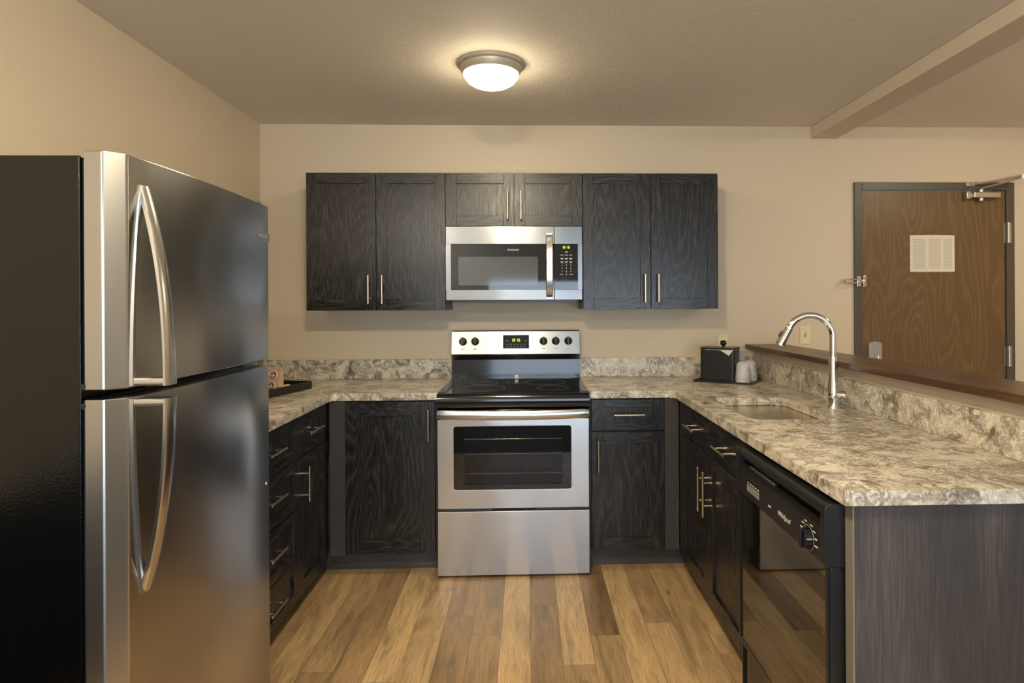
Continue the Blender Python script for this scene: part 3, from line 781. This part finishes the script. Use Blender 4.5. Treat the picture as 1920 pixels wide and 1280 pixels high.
# control console: face, finger slot and rolled top, as one profile along y
pr = [(.86, .7085), (.806, .7085), (.8015, .713), (.7995, .790), (.802, .802), (.835, .812), (.835, .826), (.806, .831), (.800, .838), (.799, .850), (.803, .859), (.815, .864), (.86, .865)]
m = MB(); m.prism(pr, 'y', DY1+.022, DY0-.010)
pe = [(.86, .7085), (.803, .7085), (.7985, .713), (.796, .790), (.796, .850), (.800, .860), (.813, .8655), (.86, .8655)]
m.prism(pe, 'y', DY1, DY1+.022, bev=.002); m.prism(pe, 'y', DY0-.010, DY0, bev=.002)
con = m.build('console', M['blkm'], dw)
m = MB(); m.box(.815, .833, -1.93, -1.72, .804, .812, 0, .002, 1); m.build('latch', M['steel'], con)
def atr(y, z, x=.7992): return Matrix.Translation((x, y, z)) @ Matrix.Rotation(R(-90), 4, 'Z') @ FRONT
for k in range(5):
    m = MB(); yc = -1.752-k*.022
    m.box(.7975, .801, yc-.008, yc+.008, .736, .758, 0, .001, 1); bt = m.build('button', M['greymark'], con)
    MB().box(.7992, .8005, yc-.006, yc+.006, .763, .7655).build('button_mark', M['white'], bt)
text('logo', 'Whirlpool', .021, atr(-2.04, .748), M['white'], con, shear=.3)
text('model_script', 'quiet', .011, atr(-1.935, .746), M['white'], con, shear=.3)
yd, zd = -2.196, .748
m = MB(); m.lathe([(.031, 0), (.033, 0), (.033, .0012), (.031, .0012), (.031, 0)], (.8, yd, zd), (-1, 0, 0), seg=40); m.build('dial_ring', M['greymark'], con)
m = MB(); m.cyl((.80, yd, zd), (.782, yd, zd), .028, r2=.025, seg=32, bev=.002); dk = m.build('dial', M['blk'], con)
MB().box(.776, .783, yd-.004, yd+.004, zd-.024, zd+.024, 0, .002, 2).build('dial_grip', M['blkm'], dk)
m = MB()
for a in (-70, -45, -20, 25, 50, 75, 100):
    r_ = .044; m.box(.7990, .8005, yd-r_*math.sin(R(a))-.007, yd-r_*math.sin(R(a))+.007, zd+r_*math.cos(R(a))*.95-.0012, zd+r_*math.cos(R(a))*.95+.0012)
m.build('dial_marks', M['white'], con)
# end panel closing the peninsula
ep = MB(); ep.box(.850, 1.4605, -2.332, -2.305, 0, .8755, 0, .001, 1)
ep = ep.build('end_panel', M['lam']); tag(ep, 'grey brown laminate end panel closing the peninsula beside the dishwasher', 'panel')
es = MB().box(.846, .850, -2.331, -2.296, 0, .8755).build('edge_strip', plain('edge_band_grey', (.20, .18, .15), .4), ep)

# ------------------------------------------------------------------ left run
LX = -.935
T = frame_left(0, LX)   # local x = +y
lc = thing('base_cabinet', 'dark oak base cabinet with drawer over door in the left corner', 'cabinet', (-1.2, -.83, 0), 'dark base cabinets')
carcass(lc, XL+.001, LX-.020, -1.022, -.635, .085)
d = shaker(T, 'drawer', lc, -1.0205, -.645, .6865, .8705, st=.055, rail=.045); pull(T, d, -.862, .7815, False, ln=.19)
d = shaker(T, 'door', lc, -1.0205, -.645, .070, .6815, st=.06, rail=.06); pull(T, d, -.978, .562)
MB().box(XL+.02, -1.0, -1.022, -.553, 0, .085).build('toe_kick', M['dark'], lc)
MB().box(LX-.020, LX-.001, -.643, -.612, .085, .8745).build('corner_strip', M['oakV'], lc)
dr = thing('drawer_cabinet', 'dark oak four drawer cabinet half hidden by the refrigerator', 'cabinet', (-1.2, -1.32, 0), 'dark base cabinets')
carcass(dr, XL+.001, LX-.020, -1.625, -1.0235, .085)
for z0, z1 in ((.6865, .8705), (.4735, .6820), (.2560, .4690), (.0700, .2515)):
    d = shaker(T, 'drawer', dr, -1.622, -1.0240, z0, z1, st=.055, rail=.045); pull(T, d, -1.316, {.6865: .7815, .4735: .595, .2560: .379, .07: .172}[z0], False)
MB().box(XL+.02, -1.0, -1.625, -1.0235, 0, .085).build('toe_kick', M['dark'], dr)

# ------------------------------------------------------------------ counters
ZT, ZB = .914, .8765
def arc(cx, cy, r, a0, a1, n=7): return [(cx+r*math.cos(R(a0+(a1-a0)*k/n)), cy+r*math.sin(R(a0+(a1-a0)*k/n))) for k in range(n+1)]
xl2, yce, xr_, yend = -.9129, -.6328, .8196, -2.348
rc = .035
# left: inner corner at (xl2, yce) rounded
poly = [(XL+.0005, -.0005), (-.3825, -.0005), (-.3825, yce)] + arc(xl2+rc, yce-rc, rc, 90, 180) + [(xl2, -1.70), (XL+.0005, -1.70)]
cl_ = thing('countertop', 'left stone pattern countertop running from range to refrigerator', 'countertop', (-1.2, -.4, ZB), 'stone pattern countertops')
MB().prism(poly, 'z', ZB, ZT, bev=.004).build('slab', M['stone'], cl_)
bs = MB().box(XL+.0005, -.3825, -.0200, -.0005, ZT, ZT+.116, 0, .002, 1).build('backsplash', M['stone']); tag(bs, 'stone pattern backsplash strip on back wall left of the range', 'backsplash', 'stone pattern backsplash strips')

cr_ = thing('countertop', 'right stone pattern countertop with sink forming the peninsula', 'countertop', (1.1, -1.2, ZB), 'stone pattern countertops')
poly = [(.3825, -.0005), (HX0-.0005, -.0005), (HX0-.0005, yend), (xr_, yend)] + arc(xr_-rc, yce-rc, rc, 0, 90) + [(.3825, yce)]
SKX0, SKX1, SKY0, SKY1 = .925, 1.272, -1.440, -.893
hole = rrect(SKX0, SKX1, SKY0, SKY1, .055, 8)
MB().prism(poly, 'z', ZB, ZT, holes=[hole], bev=.004).build('slab', M['stone'], cr_)
bs = MB().box(.3825, 1.4405, -.0200, -.0005, ZT, ZT+.116, 0, .002, 1).build('backsplash', M['stone']); tag(bs, 'stone pattern backsplash strip on back wall right of the range', 'backsplash', 'stone pattern backsplash strips')
bs = MB().box(1.441, HX0-.0005, yend, -.0005, ZT, ZT+.116, 0, .002, 1).build('backsplash', M['stone']); tag(bs, 'long stone pattern backsplash strip behind the faucet under the bar ledge', 'backsplash', 'stone pattern backsplash strips')
# bar ledge
bp = rrect(1.405, 1.640, -2.42, -.001, .012, 4)
br = MB().prism(bp, 'z', HZ, HZ+.0265, bev=.004).build('bar_ledge', M['bar']); tag(br, 'dark walnut bar ledge capping the low wall behind the faucet', 'ledge')

# sink
sn = thing('kitchen_sink', 'stainless undermount sink set in the right countertop', 'sink', ((SKX0+SKX1)/2, (SKY0+SKY1)/2, ZB-.19))
def ring(o_, z, r): return [(x, y, z) for x, y in rrect(SKX0-o_, SKX1+o_, SKY0-o_, SKY1+o_, r, 8)]
m = MB()
m.loft([ring(.02, ZB-.0004, .07), ring(.004, ZB-.0004, .058), ring(.003, ZB-.01, .057), ring(-.004, ZB-.15, .05), ring(-.012, ZB-.172, .05), ring(-.03, ZB-.180, .05), ring(-.13, ZB-.184, .03)], cap=False)
m.loft([ring(.02, ZB-.0004, .07), ring(.02, ZB-.003, .07), ring(.006, ZB-.012, .06), ring(-.001, ZB-.15, .053), ring(-.009, ZB-.175, .051), ring(-.03, ZB-.184, .05), ring(-.13, ZB-.188, .03)], cap=True)
m.build('basin', brushed('sink_steel', (.55, .50, .42), .26, aniso=.3), sn, ang=60)
m = MB(); xc, yc = (SKX0+SKX1)/2, (SKY0+SKY1)/2
m.prism([(x, y) for x, y in rrect(SKX0+.13, SKX1-.13, SKY0+.13, SKY1-.13, .03, 8)], 'z', ZB-.188, ZB-.183)
m.lathe([(0, 0), (.045, 0), (.055, .002), (.055, .0), (.05, -.004)], (xc, yc, ZB-.183), (0, 0, 1), seg=30); m.build('drain', M['steel'], sn)

# faucet
fx, fy = 1.3636, -1.1932
fa = thing('faucet', 'chrome gooseneck pull down faucet behind the sink', 'faucet', (fx, fy, ZT))
m = MB(); m.lathe([(0, 0), (.026, 0), (.026, .004), (.0235, .008), (.0235, .040), (.0245, .044), (.0235, .068), (.0225, .075), (.019, .13), (.0165, .215), (.0155, .217), (0, .217)], (fx, fy, ZT), (0, 0, 1), seg=32)
m.build('body', M['chrome'], fa)
pts = [(fx, fy, ZT+.21)]; rb = .092; zt = ZT+.300
dx, dy = -.985, .17
for k in range(15):
    a = R(0+k*157/14); q = rb*(1-math.cos(a)); pts.append((fx+dx*q, fy+dy*q, zt+rb*math.sin(a)))
m = MB(); m.tube(pts, .0135, seg=18, sub=2); m.build('spout', M['chrome'], fa, ang=60)
e = Vector(pts[-1]); t_ = (e-Vector(pts[-2])).normalized()
m = MB(); m.lathe([(0, -.004), (.0155, -.004), (.016, .0), (.0165, .03), (.0195, .075), (.0195, .082), (.015, .084), (0, .084)], e, t_, seg=24); sh = m.build('spray_head', M['chrome'], fa)
side = Vector((dx, dy, 0)); nrm_ = (side-t_*side.dot(t_)).normalized()
m = MB(); p0 = e+t_*.022+nrm_*.0175; p1 = e+t_*.052+nrm_*.0195
m.tube([p0, (p0+p1)/2+nrm_*.003, p1], .005, seg=10); m.build('spray_button', M['blkm'], sh)
zj = ZT+.055
m = MB(); m.cyl((fx, fy, zj), (fx+.042, fy-.030, zj), .0165, seg=24, bev=.002); lv = m.build('lever_hub', M['chrome'], fa)
m = MB(); m.tube([(fx+.030, fy-.026, zj-.004), (fx-.01, fy-.075, zj-.012), (fx-.042, fy-.11, zj-.020)], .0048, seg=10, rad=[.0055, .005, .004]); m.build('lever', M['chrome'], fa)

# ------------------------------------------------------------------ refrigerator
fr = thing('refrigerator', 'stainless top freezer refrigerator with black sides on the left wall', 'refrigerator', (-1.15, -2.1, 0))
FN, FF = -2.492, -1.742          # near and far ends
MB().box(-1.500, -.8445, FN+.004, FF-.004, .025, 1.670, 0, .004, 2).build('body', M['blkt'], fr)
m = MB(); m.box(-.8445, -.8335, FN+.012, FF-.012, .06, 1.166); m.box(-.8445, -.8335, FN+.012, FF-.012, 1.190, 1.664); m.build('door_gasket', M['rubber'], fr)
def door_poly():
    p = [(-.8335, FN)]
    p += [(-.801, FN), (-.7975, FN+.0007), (-.7945, FN+.003), (-.7690, FN+.0275), (-.7660, FN+.0302), (-.7643, FN+.0345)]
    for k in range(1, 16):
        t = k/16; p.append((-.764+.013*math.sin(math.pi*t)**.8, FN+.03+(FF-FN-.045)*t))
    for k in range(0, 6):
        a = R(90*k/5); p.append((-.764-.012*(1-math.cos(a)), FF-.015+.015*math.sin(a)))
    p.append((-.8335, FF)); return p
DP = door_poly()
fz = MB().prism(DP, 'z', 1.187, 1.6785, bev=.003).build('freezer_door', M['ssf'], fr, ang=40)
fd = MB().prism(DP, 'z', .062, 1.1685, bev=.003).build('refrigerator_door', M['ssf'], fr, ang=40)
def xdoor(y):
    t = (y-FN-.03)/(FF-FN-.045); t = min(max(t, 0), 1); return -.764+.013*math.sin(math.pi*t)**.8
def fhandle(z_wide, z_tip, parent):
    """arched grip: stands off most at z_wide and runs into the door at z_tip"""
    N = 28; y0, y1 = FN+.035, FN+.077
    outer = []; inner = []
    secs = []
    for k in range(N+1):
        t = k/N; z = z_wide+(z_tip-z_wide)*t
        pr = .068*max(0.0, 1-t**2.3)+.003; sh = .030*t**2.0; th = .013; wv = 1-.25*t
        xb = -.764; a, b_ = y0+sh, y0+sh+(y1-y0)*wv; r = .004
        xo = xb+pr+.006; xi = max(xb-.004, xo-th-.004*t)
        secs.append([(xi, a+r, z), (xi, b_-r, z), (xi+.003, b_, z), (xo-.006, b_, z), (xo-.001, b_-.006, z), (xo, (a+b_)/2, z), (xo-.001, a+.006, z), (xo-.006, a, z), (xi+.003, a, z)])
    m = MB(); m.loft(secs)
    s = 1 if z_tip > z_wide else -1
    zz = sorted((z_wide, z_wide+s*.016))
    m.box(-.768, -.764+.071, y0, y1, zz[0], zz[1], 0, .004, 2)
    # mounting rib along the door
    secs = []
    for k in range(N+1):
        t = k/N; z = z_wide+(z_tip-z_wide)*t; sh = .030*t**2.0
        secs.append([(-.775, y0-.004+sh, z), (-.775, y0+.010+sh, z), (-.760, y0+.008+sh, z), (-.756, y0+.004+sh, z), (-.758, y0-.002+sh, z)])
    m.loft(secs)
    return m.build('door_handle', M['ssh'], parent, ang=50)
fhandle(1.1915, 1.620, fz); fhandle(1.1645, .742, fd)
m = MB(); m.box(xdoor(-1.80)-.003, xdoor(-1.80)+.003, -1.853, -1.757, 1.562, 1.590, 0, .002, 2); bd = m.build('badge', plain('badge_silver', (.70, .70, .70), .25, 1.0), fz)
text('badge_letters', 'FRIGIDAIRE', .0145, Matrix.Translation((xdoor(-1.80)+.0034, -1.805, 1.576)) @ Matrix.Rotation(R(90), 4, 'Z') @ FRONT, M['greymark'], bd)
m = MB(); m.box(-.90, -.80, FF-.06, FF-.012, 1.6705, 1.690, 0, .004, 2); m.cyl((-.79, FF-.03, 1.679), (-.79, FF-.03, 1.688), .012, seg=14); m.build('hinge_cover', M['blkm'], fr)
m = MB(); m.box(-.88, -.775, FF-.075, FF-.02, 1.172, 1.184, 0, .002, 1); m.build('middle_hinge', M['steel'], fr)
for zz in (1.195, 1.155): MB().cyl((-.838, FN+.006, zz), (-.838, FN-.001, zz), .006, seg=12).build('hinge_screw', M['blkm'], fr)
MB().box(-1.48, -.86, FN+.02, FF-.02, 0, .025).build('base_grille', M['blkm'], fr)
MB().box(xdoor(-1.78)-.003, xdoor(-1.78)+.0015, -1.785, -1.779, .790, .797).build('paint_chip', M['white'], fd)

# ------------------------------------------------------------------ small things on the left counter
def tray(name, label, T, w, d, h, t, base):
    o = thing(name, label, 'tray', T @ Vector((w/2, d/2, base)))
    m = MB(T); m.box(0, w, 0, d, base, base+t)
    m.box(0, w, 0, t, base+t, base+h, 0); m.box(0, w, d-t, d, base+t, base+h); m.box(0, t, t, d-t, base+t, base+h); m.box(w-t, w, t, d-t, base+t, base+h)
    m.build('tray_body', M['blkm'], o); return o
# local x runs towards the left wall, local y towards the camera
a = math.atan2(-.238, .971)
TT = Matrix(((-.971, -.238, 0, -1.0785), (.238, -.971, 0, -.4213), (0, 0, 1, 0), (0, 0, 0, 1)))
tray('coffee_tray', 'deep black tray on the left counter beside the refrigerator', TT, .31, .36, .040, .005, ZT+.0004)
zt_ = ZT+.0059
# pod rack: leaning card panel with round coffee pods
RT = TT @ Matrix.Translation((.028, .20, zt_)) @ Matrix.Rotation(R(-10), 4, 'Z')
hold = thing('pod_holder', 'small kraft card holder for coffee pods in the black tray', 'holder', RT @ Vector((.06, 0, 0)))
lean = Matrix.Rotation(R(14), 4, 'X')
m = MB(RT); m.prism([(0.0, 0), (.055, 0), (.018, .125), (.008, .125)][::-1], 'x', -.062+.062, .130)
HM = RT
m.build('card_body', M['card'], hold)
# front of the holder is its +y side (towards the viewer); slope from (y=.055,z=0) to (.018,.125)
sl = Vector((0, .018-.055, .125)).normalized(); fn = Vector((0, .125, .037)).normalized()
pods = []
n_ = 0
labs = {(0, 1): 'upper right coffee pod with dark brown lid in card holder', (1, 1): 'upper left coffee pod with blue grey lid in card holder',
        (0, 0): 'lower right coffee pod with dark lid in card holder', (1, 0): 'lower left coffee pod with dark lid beside refrigerator edge'}
for (ci, ri), lab in labs.items():
    c0 = Vector((.036+.056*ci, .055, 0))+sl*(.036+.054*ri)
    T3 = RT.to_3x3(); w0 = RT @ c0; ax = T3 @ fn
    o = thing('coffee_pod', lab, 'coffee pod', w0, 'coffee pods in the card holder')
    m = MB(); m.lathe([(0, .0006), (.0235, .0006), (.0255, .004), (.0255, .0055), (.0215, .0062), (.0205, .0056), (0, .0056)], w0, ax, seg=28); m.build('pod_rim', M['podr'], o)
    m = MB(); m.lathe([(0, .0058), (.0198, .0058), (.0198, .0064), (0, .0066)], w0, ax, seg=28); lid = m.build('pod_lid', M['pod2'] if (ci, ri) == (1, 1) else M['pod1'], o)
    rx = T3 @ Vector((-1, 0, 0)); up = T3 @ sl
    Tm = Matrix((( rx.x, up.x, ax.x, w0.x), (rx.y, up.y, ax.y, w0.y), (rx.z, up.z, ax.z, w0.z), (0, 0, 0, 1)))
    m = MB(Tm); m.box(-.013, .013, -.004, .003, .0064, .0070); m.box(-.004, .004, .007, .012, .0064, .0070); m.box(-.008, .009, -.011, -.008, .0064, .0070); m.build('pod_print', M['podr'], lid)
m = MB(RT); m.box(-.022+.0, -.003, -.02, .045, 0, .040, 0, .002, 1)
o = m.build('sugar_box', M['tan']); tag(o, 'small tan sachet box beside the pod holder in the tray', 'box')

# ------------------------------------------------------------------ small things on the right counter
u = Vector((.85, -.527, 0)).normalized(); v = Vector((.527, .85, 0)).normalized()
def TR(px, py): return Matrix(((u.x, v.x, 0, px), (u.y, v.y, 0, py), (0, 0, 1, 0), (0, 0, 0, 1)))
tray('serving_tray', 'flat black tray on the right counter under the ice bucket', TR(1.010, -.285), .325, .245, .010, .004, ZT+.0004)
zt_ = ZT+.0046
TB = TR(1.053, -.268)
ib = thing('ice_bucket', 'black square ice bucket with knob lid on the flat tray', 'ice bucket', TB @ Vector((.1, .07, zt_)))
m = MB(TB); bw, bd_ = .192, .140
po = rrect(0, bw, 0, bd_, .014, 5)
m.prism(po, 'z', zt_, zt_+.176, bev=.002); m.build('bucket_body', M['blkm'], ib)
m = MB(TB); m.prism(rrect(-.002, bw+.002, -.002, bd_+.002, .015, 5), 'z', zt_+.1785, zt_+.190, bev=.003); m.build('lid', M['blkm'], ib)
m = MB(TB); m.lathe([(0, .1895), (.006, .190), (.006, .196), (.013, .200), (.0185, .209), (.0175, .219), (.011, .2265), (0, .229)], (bw*.60, bd_*.5, zt_), (0, 0, 1), seg=24); m.build('lid_knob', M['blk'], ib)
m = MB(TB); q = .0022
m.box(.03, bw-.002, -.0032, bd_-.02, zt_+.1762, zt_+.1782)
m.prism([(.115, zt_+.1765), (bw-.008, zt_+.1765), (.165, zt_+.146)], 'y', -.0042, -.0022)
m.build('liner_bag', M['liner'], ib)
def cup(x, y, label):
    o = thing('wrapped_cup', label, 'cup', (x, y, zt_), 'wrapped cups on the flat tray')
    m = MB(); m.lathe([(0, .0), (.036, .0), (.0365, .004), (.033, .03), (.0285, .088), (.0265, .093), (0, .094)], (x, y, zt_), (0, 0, 1), seg=30); m.build('cup', plain('translucent_white_plastic', (.60, .58, .55), .3), o)
    bm_ = []
    rg_ = random.Random(int(x*1000)); prof_ = [(.0405, .001), (.041, .02), (.0375, .05), (.034, .085), (.033, .10), (.024, .112), (.006, .116)]
    secs = []
    for r_, h in prof_:
        secs.append([(x+(r_+rg_.uniform(-.0012, .003))*math.cos(2*math.pi*k/26), y+(r_+rg_.uniform(-.0012, .003))*math.sin(2*math.pi*k/26), zt_+h+rg_.uniform(-.001, .001)*(h > .01)) for k in range(26)])
    m = MB(); m.loft(secs); m.build('plastic_wrap', M['clearp'], o, ang=70)
cup(1.264, -.372, 'upside down cup in clear plastic wrap nearest the sink on tray')
cup(1.330, -.292, 'upside down cup in clear wrap behind the nearer cup')
TC = TR(1.253, -.268)
m = MB(TC); m.box(.010, .052, .02, .034, zt_, zt_+.165, 0, .002, 1)
o = m.build('tea_packet', M['greycard']); tag(o, 'grey packet standing behind the wrapped cups on the tray', 'packet')
